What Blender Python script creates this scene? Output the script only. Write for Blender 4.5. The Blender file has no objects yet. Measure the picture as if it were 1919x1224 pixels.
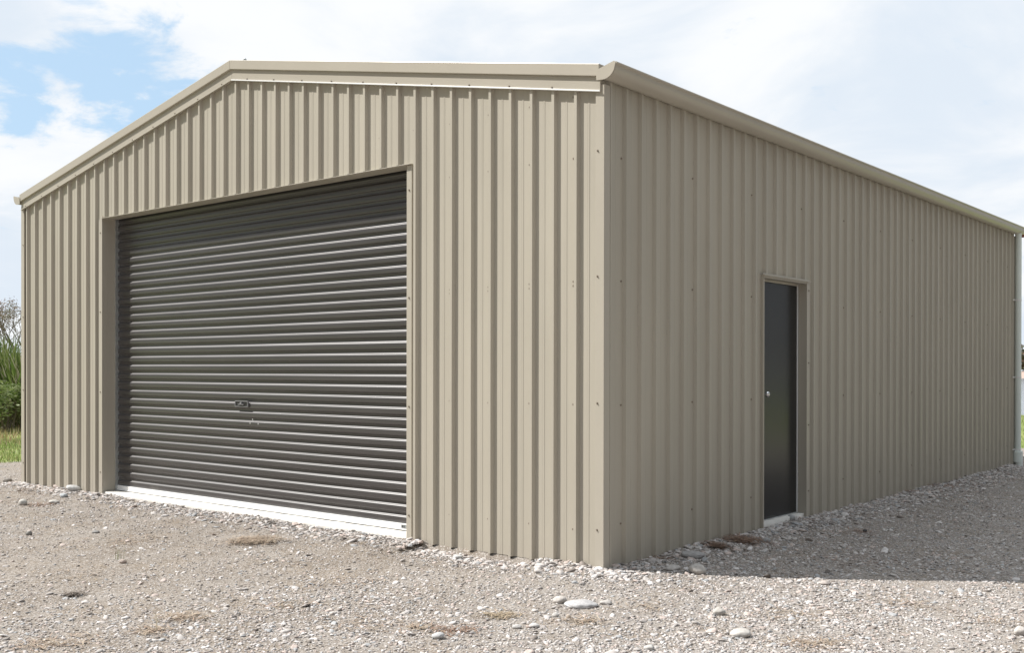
import bpy, bmesh, math, random
import numpy as np
from mathutils import Vector, noise
random.seed(7); rng = np.random.default_rng(11)
S = bpy.context.scene
COL = S.collection
R = math.radians
W, L, H = 8.786, 10.90, 3.5
XR = -W/2
SL = 0.194
CAM = Vector((4.28, -6.177, 1.426)); YAW = 0.6926; PIT = -0.0041; ROL = 0.0015; F = 1957.8; SH = 90.0

# ---------------------------------------------------------------- helpers
def link(o, parent=None):
    COL.objects.link(o)
    if parent: o.parent = parent
    return o
def mesh_obj(name, verts, faces, mat, parent=None, smooth=False, mats=None, fm=None):
    me = bpy.data.meshes.new(name); me.from_pydata([tuple(v) for v in verts], [], faces); me.update()
    if mats:
        for m in mats: me.materials.append(m)
        if fm: me.polygons.foreach_set('material_index', fm)
    elif mat: me.materials.append(mat)
    if smooth: me.polygons.foreach_set('use_smooth', [True]*len(me.polygons))
    return link(bpy.data.objects.new(name, me), parent)
def empty(name, loc=(0,0,0)):
    o = bpy.data.objects.new(name, None); o.location = loc; o.empty_display_size = .2
    return link(o)
def tag(o, label=None, cat=None, group=None, kind=None):
    if label: o['label'] = label
    if cat: o['category'] = cat
    if group: o['group'] = group
    if kind: o['kind'] = kind
    return o
class MB:
    def __init__(s): s.v = []; s.f = []; s.m = []
    def quad(s, a, b, c, d, m=0):
        n = len(s.v); s.v += [a, b, c, d]; s.f.append((n, n+1, n+2, n+3)); s.m.append(m)
    def poly(s, pts, m=0):
        n = len(s.v); s.v += list(pts); s.f.append(tuple(range(n, n+len(pts)))); s.m.append(m)
    def box(s, x0, y0, z0, x1, y1, z1, m=0):
        n = len(s.v)
        s.v += [(x0,y0,z0),(x1,y0,z0),(x1,y1,z0),(x0,y1,z0),(x0,y0,z1),(x1,y0,z1),(x1,y1,z1),(x0,y1,z1)]
        for f in ((0,3,2,1),(4,5,6,7),(0,1,5,4),(1,2,6,5),(2,3,7,6),(3,0,4,7)):
            s.f.append(tuple(n+i for i in f)); s.m.append(m)
    def prism(s, pts0, pts1, m=0, caps=True):
        """two matching rings joined"""
        n = len(s.v); k = len(pts0); s.v += list(pts0) + list(pts1)
        for i in range(k):
            j = (i+1) % k; s.f.append((n+i, n+j, n+k+j, n+k+i)); s.m.append(m)
        if caps:
            s.f.append(tuple(n+i for i in reversed(range(k)))); s.f.append(tuple(n+k+i for i in range(k))); s.m += [m, m]
    def cyl(s, p0, p1, r0, r1, k=16, m=0):
        p0 = Vector(p0); p1 = Vector(p1); d = (p1-p0).normalized()
        a = d.orthogonal().normalized(); b = d.cross(a)
        c0 = [tuple(p0 + r0*(math.cos(t)*a + math.sin(t)*b)) for t in [2*math.pi*i/k for i in range(k)]]
        c1 = [tuple(p1 + r1*(math.cos(t)*a + math.sin(t)*b)) for t in [2*math.pi*i/k for i in range(k)]]
        s.prism(c0, c1, m)
    def build(s, name, mat, parent=None, smooth=False, mats=None, bevel=0, auto=None):
        o = mesh_obj(name, s.v, s.f, mat, parent, smooth, mats, s.m if mats else None)
        bm = bmesh.new(); bm.from_mesh(o.data); bmesh.ops.recalc_face_normals(bm, faces=bm.faces); bm.to_mesh(o.data); bm.free()
        if bevel:
            b = o.modifiers.new('bevel', 'BEVEL'); b.width = bevel; b.segments = 2; b.limit_method = 'ANGLE'
        if auto is not None:
            bm = bmesh.new(); bm.from_mesh(o.data)
            for f in bm.faces: f.smooth = True
            for e in bm.edges:
                if len(e.link_faces) == 2 and e.calc_face_angle(0) > auto: e.smooth = False
            bm.to_mesh(o.data); bm.free()
        return o

# ---------------------------------------------------------------- materials
def mat(name, col, rough=.5, metal=0, spec=.5, var=.06, vscale=1.2, bump=0, bscale=40, coat=0, stretch=None, dirt=None):
    m = bpy.data.materials.new(name); m.use_nodes = True; nt = m.node_tree; N = nt.nodes; K = nt.links
    b = N['Principled BSDF']
    b.inputs['Roughness'].default_value = rough; b.inputs['Metallic'].default_value = metal
    b.inputs['Specular IOR Level'].default_value = spec; b.inputs['Coat Weight'].default_value = coat
    b.inputs['Coat Roughness'].default_value = .38
    tc = N.new('ShaderNodeTexCoord'); mp = N.new('ShaderNodeMapping'); K.new(tc.outputs['Object'], mp.inputs['Vector'])
    if stretch: mp.inputs['Scale'].default_value = stretch
    n1 = N.new('ShaderNodeTexNoise'); n1.inputs['Scale'].default_value = vscale; n1.inputs['Detail'].default_value = 6; n1.inputs['Roughness'].default_value = .62
    K.new(mp.outputs[0], n1.inputs['Vector'])
    mx = N.new('ShaderNodeMix'); mx.data_type = 'RGBA'
    c = col
    mx.inputs['A'].default_value = (c[0]*(1-var), c[1]*(1-var), c[2]*(1-var*1.2), 1)
    mx.inputs['B'].default_value = (min(1, c[0]*(1+var)), min(1, c[1]*(1+var)), min(1, c[2]*(1+var*.8)), 1)
    mr = N.new('ShaderNodeMapRange'); mr.inputs['From Min'].default_value = .3; mr.inputs['From Max'].default_value = .7
    K.new(n1.outputs['Fac'], mr.inputs['Value']); K.new(mr.outputs[0], mx.inputs['Factor'])
    out = mx.outputs['Result']
    if dirt:  # splashed dust near the ground: (height, colour, amount)
        ge = N.new('ShaderNodeNewGeometry'); sx = N.new('ShaderNodeSeparateXYZ'); K.new(ge.outputs['Position'], sx.inputs[0])
        nd = N.new('ShaderNodeTexNoise'); nd.inputs['Scale'].default_value = 5; nd.inputs['Detail'].default_value = 8
        K.new(ge.outputs['Position'], nd.inputs['Vector'])
        a = N.new('ShaderNodeMath'); a.operation = 'MULTIPLY_ADD'; a.inputs[1].default_value = .5; K.new(nd.outputs['Fac'], a.inputs[0])
        s2 = N.new('ShaderNodeMath'); s2.operation = 'SUBTRACT'; s2.inputs[0].default_value = .0; K.new(sx.outputs['Z'], s2.inputs[1])
        K.new(s2.outputs[0], a.inputs[2])
        r2 = N.new('ShaderNodeMapRange'); r2.inputs['From Min'].default_value = .25-dirt[0]; r2.inputs['From Max'].default_value = .3
        r2.inputs['To Max'].default_value = dirt[2]; K.new(a.outputs[0], r2.inputs['Value'])
        m2 = N.new('ShaderNodeMix'); m2.data_type = 'RGBA'; K.new(r2.outputs[0], m2.inputs['Factor']); K.new(out, m2.inputs['A'])
        m2.inputs['B'].default_value = (*dirt[1], 1); out = m2.outputs['Result']
    K.new(out, b.inputs['Base Color'])
    rr = N.new('ShaderNodeMapRange'); rr.inputs['To Min'].default_value = max(.02, rough-.07); rr.inputs['To Max'].default_value = min(1, rough+.07)
    K.new(n1.outputs['Fac'], rr.inputs['Value']); K.new(rr.outputs[0], b.inputs['Roughness'])
    if bump:
        n2 = N.new('ShaderNodeTexNoise'); n2.inputs['Scale'].default_value = bscale; n2.inputs['Detail'].default_value = 4
        K.new(mp.outputs[0], n2.inputs['Vector'])
        bp = N.new('ShaderNodeBump'); bp.inputs['Strength'].default_value = bump; bp.inputs['Distance'].default_value = .01
        K.new(n2.outputs['Fac'], bp.inputs['Height']); K.new(bp.outputs[0], b.inputs['Normal'])
    return m
TAN = (.450, .417, .353)
M = {}
M['clad'] = mat('painted_cladding', TAN, .38, var=.055, vscale=2.2, bump=.14, bscale=3, stretch=(1,1,.22), dirt=(.16, (.42,.38,.32), .5))
M['trim'] = mat('painted_trim', (.455,.420,.356), .30, var=.03, bump=.04, bscale=5)
M['door'] = mat('roller_paint', (.041,.036,.038), .36, spec=.8, coat=.6, var=.18, vscale=4, bump=.04, bscale=8, stretch=(.25,1,6), dirt=(.12,(.16,.15,.13),.35))
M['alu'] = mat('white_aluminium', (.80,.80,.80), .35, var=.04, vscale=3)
M['galv'] = mat('galvanised', (.55,.57,.58), .35, metal=.7, var=.1, vscale=30)
M['conc'] = mat('concrete', (.66,.64,.61), .85, var=.10, vscale=9, bump=.5, bscale=45)
M['pdoor'] = mat('dark_door_paint', (.015,.016,.018), .22, spec=.5, var=.15, vscale=1.5, bump=.04, bscale=200)
M['chrome'] = mat('chrome', (.75,.75,.75), .15, metal=1, var=.02)
M['blackp'] = mat('black_plastic', (.02,.02,.02), .4)
M['pvc'] = mat('pale_pvc', (.76,.82,.79), .35, var=.03, vscale=2)
M['steel'] = mat('screw_steel', (.26,.22,.18), .5, metal=.2)
M['redp'] = mat('red_brown', (.28,.10,.07), .6)
M['inside'] = mat('dark_interior', (.05,.05,.05), .9)
M['sticker2'] = mat('dull_chrome', (.22,.22,.23), .4)
M['sticker'] = mat('sticker_grey', (.30,.32,.33), .5)

# ---------------------------------------------------------------- ground height
GB = (-12.1, 15.1)     # gravel yard ends at x < GB[0] and y > GB[1]
def fbm(x, y, sc, oct_=4, seed=0.):
    v = 0; a = 1; t = 0
    for i in range(oct_):
        v += a*noise.noise((x*sc + seed, y*sc - seed*1.7, seed*.31 + i*3.1)); t += a; a *= .5; sc *= 2.1
    return v/t
def gz(x, y):
    d = math.hypot(x-CAM.x, y-CAM.y)
    z = -.035 + .022*fbm(x, y, .55, 3, 4.) + .012*fbm(x, y, 2.6, 3, 9.)*(1 if d < 25 else 0)
    # banked gravel along the walls
    dx = max(-W - x, x, 0); dy = max(-y, y-L, 0); dw = math.hypot(dx, dy)
    if dw < .8:
        k = max(0, 1-dw/.7)**1.3
        amt = .040 + .030*noise.noise((x*1.1, y*1.1, 2.))
        if y < .0 and -1.75 < x < -.55: amt = -.02      # hollow under the cladding at the front
        z += k*amt
    if y > 28:
        z -= min(1.2, (y-31)*.12) if y > 31 else 0
    if y > 235: z = -.2 + min(1.6, (y-235)*.05)
    if y > 400: z = 1.4
    return z
def axis(lo, hi, cuts):
    a = []
    for (x0, x1, st) in cuts:
        n = max(1, round((x1-x0)/st)); a += [x0 + (x1-x0)*i/n for i in range(n)]
    a.append(cuts[-1][1]); return a
ax = axis(0, 0, [(-3000,-600,400),(-600,-120,60),(-120,-40,8),(-40,-14,.8),(-14,8,.09),(8,16,.3),(16,40,2),(40,120,10),(120,600,60),(600,3000,400)])
ay = axis(0, 0, [(-3000,-600,400),(-600,-60,60),(-60,-12,4),(-12,-5,.3),(-5,4,.075),(4,16,.12),(16,40,.5),(40,60,4),(60,220,16),(220,270,4),(270,600,40),(600,3000,400)])
V = [(x, y, gz(x, y)) for y in ay for x in ax]; nx = len(ax)
Fc = [(j*nx+i, j*nx+i+1, (j+1)*nx+i+1, (j+1)*nx+i) for j in range(len(ay)-1) for i in range(nx-1)]

def ground_mat():
    m = bpy.data.materials.new('gravelly_ground'); m.use_nodes = True; nt = m.node_tree; N = nt.nodes; K = nt.links
    b = N['Principled BSDF']; b.inputs['Roughness'].default_value = .95; b.inputs['Specular IOR Level'].default_value = .2
    ge = N.new('ShaderNodeNewGeometry'); P = ge.outputs['Position']
    def nz(sc, det=6, ro=.6):
        n = N.new('ShaderNodeTexNoise'); n.inputs['Scale'].default_value = sc; n.inputs['Detail'].default_value = det; n.inputs['Roughness'].default_value = ro
        K.new(P, n.inputs['Vector']); return n.outputs['Fac']
    def mr(v, a, c, lo=0, hi=1):
        n = N.new('ShaderNodeMapRange'); n.inputs['From Min'].default_value = a; n.inputs['From Max'].default_value = c
        n.inputs['To Min'].default_value = lo; n.inputs['To Max'].default_value = hi; K.new(v, n.inputs['Value']); return n.outputs[0]
    def mix(f, a, c):
        n = N.new('ShaderNodeMix'); n.data_type = 'RGBA'
        if hasattr(f, 'links'): K.new(f, n.inputs['Factor'])
        else: n.inputs['Factor'].default_value = f
        for s, k in ((a, 'A'), (c, 'B')):
            if isinstance(s, tuple): n.inputs[k].default_value = (*s, 1)
            else: K.new(s, n.inputs[k])
        return n.outputs['Result']
    base = mix(mr(nz(.7), .35, .65), (.165,.134,.105), (.240,.213,.186))
    sx0 = N.new('ShaderNodeSeparateXYZ'); K.new(P, sx0.inputs[0])
    base = mix(mr(nz(3.3, 5), .46, .66, 0, .55), base, (.32,.292,.265))
    sa = N.new('ShaderNodeMath'); sa.operation = 'MULTIPLY_ADD'; sa.inputs[1].default_value = 6.; K.new(nz(.9, 5), sa.inputs[0]); K.new(sx0.outputs['X'], sa.inputs[2])
    base = mix(mr(sa.outputs[0], 1., 4.6, 0, .5), base, (.33,.306,.286))
    base = mix(mr(nz(1.9, 6, .7), .50, .60, 0, .55), base, (.215,.170,.125))
    base = mix(mr(nz(14, 4), .5, .7, 0, .5), base, (.17,.14,.112))
    # fine grit
    vo = N.new('ShaderNodeTexVoronoi'); vo.inputs['Scale'].default_value = 95; K.new(P, vo.inputs['Vector'])
    sep = N.new('ShaderNodeSeparateColor'); K.new(vo.outputs['Color'], sep.inputs[0])
    base = mix(mr(sep.outputs[0], .55, .8, 0, .7), base, (.44,.41,.38))
    base = mix(mr(sep.outputs[1], .78, .86, 0, .6), base, (.15,.13,.11))
    # soil / turf beyond the yard
    sx = N.new('ShaderNodeSeparateXYZ'); K.new(P, sx.inputs[0])
    def math_(op, a, c):
        n = N.new('ShaderNodeMath'); n.operation = op
        for i, s in enumerate((a, c)):
            if hasattr(s, 'links'): K.new(s, n.inputs[i])
            else: n.inputs[i].default_value = s
        return n.outputs[0]
    e1 = math_('SUBTRACT', GB[0], sx.outputs['X']); e2 = math_('SUBTRACT', sx.outputs['Y'], GB[1])
    e = math_('ADD', math_('MAXIMUM', e1, e2), math_('MULTIPLY', math_('SUBTRACT', nz(.8), .5), 1.6))
    turf = mix(mr(nz(.35), .35, .65), (.16,.22,.05), (.25,.28,.10))
    shore = mr(sx.outputs['Y'], 228, 232); 
    turf = mix(shore, turf, (.42,.33,.28))
    col = mix(mr(e, -.15, .25), base, turf)
    K.new(col, b.inputs['Base Color'])
    h = math_('ADD', math_('MULTIPLY', nz(60, 3), .5), vo.outputs['Distance'])
    bp = N.new('ShaderNodeBump'); bp.inputs['Strength'].default_value = .55; bp.inputs['Distance'].default_value = .008
    K.new(h, bp.inputs['Height']); K.new(bp.outputs[0], b.inputs['Normal'])
    return m
g = mesh_obj('ground', V, Fc, ground_mat(), smooth=True); tag(g, kind='structure')

# ---------------------------------------------------------------- loose gravel (uncountable) as one object
def ico(sub):
    bm = bmesh.new(); bmesh.ops.create_icosphere(bm, subdivisions=sub, radius=1.0)
    v = np.array([x.co[:] for x in bm.verts]); f = np.array([[y.index for y in x.verts] for x in bm.faces]); bm.free(); return v, f
def stone_mat():
    m = bpy.data.materials.new('river_stone'); m.use_nodes = True; nt = m.node_tree; N = nt.nodes; K = nt.links
    b = N['Principled BSDF']; b.inputs['Roughness'].default_value = .8; b.inputs['Specular IOR Level'].default_value = .3
    at = N.new('ShaderNodeAttribute'); at.attribute_name = 'stone_colour'
    n = N.new('ShaderNodeTexNoise'); n.inputs['Scale'].default_value = 42; n.inputs['Detail'].default_value = 7; n.inputs['Roughness'].default_value = .65
    ge = N.new('ShaderNodeNewGeometry'); K.new(ge.outputs['Position'], n.inputs['Vector'])
    mr = N.new('ShaderNodeMapRange'); mr.inputs['From Min'].default_value = .25; mr.inputs['From Max'].default_value = .75; mr.inputs['To Min'].default_value = .66; mr.inputs['To Max'].default_value = 1.22; K.new(n.outputs['Fac'], mr.inputs['Value'])
    mu = N.new('ShaderNodeVectorMath'); mu.operation = 'SCALE'; K.new(at.outputs['Color'], mu.inputs[0]); K.new(mr.outputs[0], mu.inputs['Scale'])
    K.new(mu.outputs[0], b.inputs['Base Color'])
    bp = N.new('ShaderNodeBump'); bp.inputs['Strength'].default_value = .3; bp.inputs['Distance'].default_value = .004; K.new(n.outputs['Fac'], bp.inputs['Height']); K.new(bp.outputs[0], b.inputs['Normal'])
    return m
SM = stone_mat()
def stone_colour(k):
    base = np.array([(.50,.468,.445), (.61,.58,.565), (.37,.34,.32), (.38,.385,.39), (.52,.44,.40), (.28,.245,.22), (.16,.14,.125)])
    w = np.array([.27,.23,.18,.10,.12,.07,.03])
    c = base[rng.choice(len(base), k, p=w)] * rng.uniform(.85, 1.12, (k, 1))
    return np.clip(c, 0, .8)
def big_mesh(name, verts, faces, cols, mat_, attr='stone_colour', smooth=True):
    me = bpy.data.meshes.new(name); k = faces.shape[1]
    me.vertices.add(len(verts)); me.vertices.foreach_set('co', verts.astype(np.float32).ravel())
    me.loops.add(faces.size); me.loops.foreach_set('vertex_index', faces.astype(np.int32).ravel())
    me.polygons.add(len(faces)); me.polygons.foreach_set('loop_start', np.arange(0, faces.size, k, dtype=np.int32))
    me.update(calc_edges=True)
    a = me.attributes.new(attr, 'FLOAT_COLOR', 'POINT')
    c4 = np.ones((len(verts), 4), np.float32); c4[:, :3] = cols; a.data.foreach_set('color', c4.ravel())
    if smooth: me.polygons.foreach_set('use_smooth', np.ones(len(faces), bool))
    me.materials.append(mat_); me.validate()
    return link(bpy.data.objects.new(name, me))
def scatter_stones(pts, size, sub, flat=(.24, .52)):
    v, f = ico(sub); n = len(pts); k = len(v)
    sc = np.stack([size*rng.uniform(.9, 1.35, n), size*rng.uniform(.65, 1.0, n), size*rng.uniform(*flat, n)], 1)
    vv = v[None]*(1 + rng.normal(0, .13, (n, k, 1)))*sc[:, None, :]
    t = rng.normal(0, .22, (n, 2)); a = rng.uniform(0, 2*np.pi, n)
    z = vv[..., 2] + vv[..., 0]*t[:, :1] + vv[..., 1]*t[:, 1:]
    x = vv[..., 0]*np.cos(a)[:, None] - vv[..., 1]*np.sin(a)[:, None]
    y = vv[..., 0]*np.sin(a)[:, None] + vv[..., 1]*np.cos(a)[:, None]
    out = np.stack([x+pts[:, :1], y+pts[:, 1:2], z+pts[:, 2:3]], 2).reshape(-1, 3)
    faces = (f[None] + (np.arange(n)*k)[:, None, None]).reshape(-1, 3)
    return out, faces, np.repeat(stone_colour(n), k, 0)
cy_, sy_ = math.cos(YAW), math.sin(YAW)
def in_yard(x, y):
    if -W-.01 < x < .01 and -.01 < y < L+.01: return False
    return x > GB[0]-.3 + .8*noise.noise((x*.5, y*.5, 1.)) and y < GB[1] + .8*noise.noise((x*.5, y*.5, 5.))
def sample(n, dmin, dmax, half, near_pow=1.0):
    """points on the ground in front of the lens, a margin wider than the view"""
    pts = []
    while len(pts) < n:
        d = dmin + (dmax-dmin)*random.random()**near_pow
        lat = random.uniform(-half, half)*d
        x = CAM.x + lat*cy_ - d*sy_; y = CAM.y + lat*sy_ + d*cy_
        if not in_yard(x, y): continue
        dw = math.hypot(max(-W-x, x, 0), max(-y, y-L, 0))
        dens = .30 + 1.1*max(0, fbm(x, y, .45, 3, 20.)+.12) + .9*max(0, fbm(x, y, 1.7, 2, 31.)) + .8*max(0, 1-dw/.55)
        lt = ((x-CAM.x)*cy_ + (y-CAM.y)*sy_)/max(1, -(x-CAM.x)*sy_ + (y-CAM.y)*cy_)
        dens *= .42 + 1.05*min(1, max(0, (lt+.40)/.45))
        if random.random() > dens: continue
        pts.append((x, y))
    return pts
def with_z(pts, size, sink=.15):
    return np.array([(x, y, gz(x, y) + s*sink) for (x, y), s in zip(pts, size)])
N1 = 120000
p = sample(N1, 4.2, 19, .62, 1.25); s = np.clip(rng.lognormal(math.log(.0064), .38, N1), .0035, .016)
A = scatter_stones(with_z(p, s), s, 1)
N2 = 8500
p = sample(N2, 4.2, 19, .62, 1.2); s = np.clip(rng.lognormal(math.log(.0130), .34, N2), .008, .034)
B = scatter_stones(with_z(p, s, .05), s, 2)
# coarser stones banked against the walls
p = []
while len(p) < 7000:
    if random.random() < .45: x = random.uniform(-W-.3, .3); y = -abs(random.gauss(.02, .16))-.005
    else: x = abs(random.gauss(.02, .26))+.005; y = random.uniform(-.2, L+1.0)
    if -6.9 < x < -1.95 and y > -.10 and y < 0 and random.random() < .6: continue
    p.append((x, y))
s = np.clip(rng.lognormal(math.log(.0135), .40, len(p)), .007, .038)
C_ = scatter_stones(with_z(p, s, .1), s, 2)
vs, fs, cs, off = [], [], [], 0
for (a, b_, c_) in (A, B, C_):
    vs.append(a); fs.append(b_+off); cs.append(c_); off += len(a)
gr = big_mesh('gravel', np.concatenate(vs), np.concatenate(fs), np.concatenate(cs), SM)
tag(gr, 'loose pale river gravel strewn over the yard around the shed', 'gravel', kind='stuff')

# ---------------------------------------------------------------- pixel -> ground point (photo pixels)
def at(px, py, z=-.03):
    d = 1.456*F/(py-(612+SH))        # depth along the level view axis
    lat = (px-959.5)/F*d
    x = CAM.x + lat*cy_ - d*sy_; y = CAM.y + lat*sy_ + d*cy_
    return x, y, d
cob = [ # px, py(base), width px, height px, colour, label
 (1308,1086,33,20,(.60,.57,.53),'smooth rounded pale cobble at the edge of the shadow, biggest stone beside the shed corner'),
 (1090,1146,62,15,(.57,.56,.56),'long flat grey-white boulder half buried in front of the shed corner'),
 (1050,1138,27,14,(.60,.56,.52),'oval pinkish cobble touching the left end of the long flat boulder'),
 (1136,1143,24,9,(.58,.55,.52),'low flat stone touching the right end of the long flat boulder'),
 (822,1205,25,13,(.60,.60,.60),'single egg-shaped whitish cobble alone in the foreground below the roller door end'),
 (1388,1202,39,16,(.62,.59,.55),'broad angular white flat stone nearest the bottom edge on the sunny gravel'),
 (1348,1162,24,16,(.55,.52,.48),'small pyramid shaped beige stone with a dark shadow on the sunny gravel'),
 (1914,1196,24,18,(.62,.58,.54),'round white stone at the far right of the sunny gravel'),
 (43,957,16,12,(.62,.60,.56),'upright white pebble in front of the left shed corner with a rusty patch beside it'),
 (14,914,17,9,(.34,.31,.28),'dark rounded stone left of the shed corner'),
 (138,936,28,12,(.60,.60,.59),'tilted flat white slab against the gravel left of the roller door'),
 (120,945,13,8,(.50,.53,.55),'small bluish stone below the tilted white slab'),
 (101,954,19,8,(.58,.56,.52),'low white stone between the white pebble and the bluish stone'),
 (54,1012,12,9,(.28,.27,.25),'small dark grey stone alone on the bare dirt on the left'),
 (180,1009,14,6,(.36,.35,.34),'flat grey stone on the bare dirt below the roller door left end'),
 (230,1064,14,8,(.55,.46,.40),'small pink stone on the bare dirt with a dark shadow'),
 (1421,1001,17,14,(.56,.56,.55),'white rounded stone in the shade at the left of the door step'),
 (1484,991,15,12,(.52,.52,.52),'pale round stone in the shade in front of the door step'),
 (1437,1028,15,11,(.44,.44,.44),'grey cobble in the shade right of the reddish grass clump'),
 (1291,1036,24,12,(.42,.43,.43),'wide grey stone in the shade against the side wall between corner and door'),
 (1299,1058,44,14,(.44,.43,.42),'broad low slab-like stone in the shade just above the rounded pale cobble'),
 (1262,1082,29,11,(.55,.52,.49),'long low beige stone lying along the shadow edge left of the rounded cobble'),
 (1217,1228,20,10,(.60,.58,.55),'partly seen pale stone at the very bottom edge'),
 (969,1186,18,9,(.60,.58,.56),'left of two flat whitish stones in the middle foreground'),
 (1002,1185,20,9,(.60,.58,.56),'right of two flat whitish stones in the middle foreground'),
 (1042,1165,13,9,(.62,.60,.57),'small white round stone below the long flat boulder'),
 (1066,1167,9,7,(.55,.47,.40),'small tan round stone beside the small white round one below the flat boulder'),
 (858,1052,20,8,(.60,.60,.59),'flat pale stone in front of the dark gap under the front wall'),
 (967,1056,17,8,(.58,.58,.57),'flat stone right of the dark gap under the front wall'),
 (1548,1105,20,8,(.56,.50,.46),'low stone just in the sun below the shadow edge on the right'),
 (1622,1004,8,6,(.10,.10,.10),'tiny black stone standing out in the shaded gravel'),
]
def cobble(px, py, wp, hp, col, label, i):
    x, y, d = at(px, py); w = wp*d/F/2; h = hp*d/F/2
    bm = bmesh.new(); bmesh.ops.create_icosphere(bm, subdivisions=4, radius=1)
    sd = i*7.3; boxy = .35 if i in (5, 10, 4) else .0
    for v in bm.verts:
        c = v.co.copy(); r = 1 + .16*noise.noise(c*1.1+Vector((sd, 0, 0))) + .05*noise.noise(c*3+Vector((0, sd, 0))) + .012*noise.noise(c*11)
        if i == 6: r *= 1 - .28*max(0, c.z)*math.hypot(c.x, c.y)*1.4
        v.co = Vector((c.x*w*r, c.y*w*.78*r, c.z*h*1.12*r))
    me = bpy.data.meshes.new('cobble'); bm.to_mesh(me); bm.free()
    for p_ in me.polygons: p_.use_smooth = True
    a = me.attributes.new('stone_colour', 'FLOAT_COLOR', 'POINT')
    a.data.foreach_set('color', np.tile(np.array((*col, 1), np.float32), len(me.vertices)))
    me.materials.append(SM)
    o = link(bpy.data.objects.new('cobble', me))
    o.location = (x, y, gz(x, y) + h*.72); o.rotation_euler = (random.uniform(-.08, .08), (.22 if i == 10 else random.uniform(-.08, .08)), YAW + random.uniform(-.15, .15))
    tag(o, label, 'stone', 'larger stones lying on the gravel')
for i, c in enumerate(cob): cobble(*c[:4], tuple(q_*.82 for q_ in c[4]), c[5], i)

# ---------------------------------------------------------------- the shed
shed = empty('shed', (0, 0, 0))
tag(shed, 'large beige ribbed metal shed with dark roller door and a black side door', 'shed')
RH = .029
def wall_profile(length, first, pitch, cuts):
    """list of (u, v): rib crests .025 wide standing RH proud, a shallow crease in each pan"""
    P = [(0., 0.)]; k = 0
    if first > .15: P += [(first-.100, 0), (first-.095, .0022), (first-.083, .0022), (first-.080, -.0008), (first-.076, 0)]
    while True:
        a = first + pitch*k; k += 1
        if a + .04 > length: break
        P += [(a-.011, 0), (a, RH), (a+.025, RH), (a+.036, 0)]
        m = a + .036 + (pitch-.047)/2
        if m+.05 < length:
            P += [(m-.013, 0), (m-.008, .0022), (m+.004, .0022), (m+.007, -.0008), (m+.011, 0)]
    P.append((length, 0.))
    P = [q for q in P if q[0] >= 0]; P.sort()
    for c in cuts:
        for i in range(len(P)-1):
            if P[i][0] < c < P[i+1][0]:
                t = (c-P[i][0])/(P[i+1][0]-P[i][0]); P.insert(i+1, (c, P[i][1]+t*(P[i+1][1]-P[i][1]))); break
    return P
def clad_wall(name, length, first, pitch, ztop, xf, opening=None, parent=shed, nz=9):
    cuts = list(opening[:2]) if opening else []
    cuts.append(length/2)
    P = wall_profile(length, first, pitch, cuts); v = []; f = []
    def col(u, vv, z0, z1):
        n = len(v)
        for j in range(nz+1):
            z = z0 + (z1-z0)*j/nz
            w = .0016*noise.noise((u*.9, z*.7, 3.3)) + .0007*noise.noise((u*5, z*1.5, 8.))
            du = .0012*noise.noise((u*3.1, z*.8, 14.))
            v.append(xf(u+du, vv+w, z))
        return n
    prev = None; pst = None
    for i, (u, vv) in enumerate(P):
        nxt = P[i+1][0] if i+1 < len(P) else u
        mid = (u+nxt)/2
        def base(m): return opening[2] if opening and opening[0] < m < opening[1] else -.004
        if prev is not None:
            pb = base((prev[0]+u)/2)
            if pst is None or pst[1] != pb:
                a = col(prev[0], prev[1], pb, ztop(prev[0]))
            else: a = pst[0]
            b = col(u, vv, pb, ztop(u))
            for j in range(nz): f.append((a+j, b+j, b+j+1, a+j+1))
            pst = (b, pb)
        prev = (u, vv)
    o = mesh_obj(name, v, f, M['clad'], parent)
    return o
zf = lambda u: 3.50 + SL*min(u, W-u)
T0, T1, ZD = 1.925, 6.862, 3.150
FR0, FRP = .2145, .2060
front = clad_wall('front_wall', W, FR0, FRP, zf, lambda u, v, z: (-u, -v, z), (T0, T1, ZD))
S0, S1, ZP = 2.50, 3.40, 2.292
side = clad_wall('side_wall', L, .052, .2068, lambda u: 3.53, lambda u, v, z: (v, u, z), (S0, S1, ZP))
left = clad_wall('side_wall', L, .10, .2075, lambda u: 3.53, lambda u, v, z: (-W-v, u, z))
back = clad_wall('back_wall', W, .10, .2075, zf, lambda u, v, z: (-u, L+v, z))
# slab
b = MB()
b.box(-W+.03, .035, -.3, -.03, L-.03, .0)
b.build('slab', M['conc'], shed)
def rough_block(name, x0, y0, z0, x1, y1, z1, parent, amp=.006):
    bm = bmesh.new(); bmesh.ops.create_cube(bm, size=1)
    for v in bm.verts: v.co = Vector(((x0+x1)/2+v.co.x*(x1-x0), (y0+y1)/2+v.co.y*(y1-y0), (z0+z1)/2+v.co.z*(z1-z0)))
    ln = [e for e in bm.edges]
    for e in ln: pass
    def cut(axis_, a, c, st):
        n = int((c-a)/st)
        for i in range(1, n):
            co = [0, 0, 0]; co[axis_] = a + (c-a)*i/n; no = [0, 0, 0]; no[axis_] = 1
            bmesh.ops.bisect_plane(bm, geom=bm.verts[:]+bm.edges[:]+bm.faces[:], plane_co=co, plane_no=no)
    cut(0, x0, x1, .05); cut(1, y0, y1, .05); cut(2, z0, z1, .04)
    for v in bm.verts:
        v.co += Vector([amp*noise.noise(v.co*9+Vector((k*9., 0, 0))) for k in range(3)])
    me = bpy.data.meshes.new(name); bm.to_mesh(me); bm.free(); me.materials.append(M['conc'])
    for p_ in me.polygons: p_.use_smooth = True
    return link(bpy.data.objects.new(name, me), parent)
rough_block('door_sill', -T1-.0, -.006, -.12, -T0-.02, .30, .040, shed, .004)
rough_block('door_step', -.22, S0+.01, -.12, .010, S1-.01, .046, shed, .007)
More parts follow.
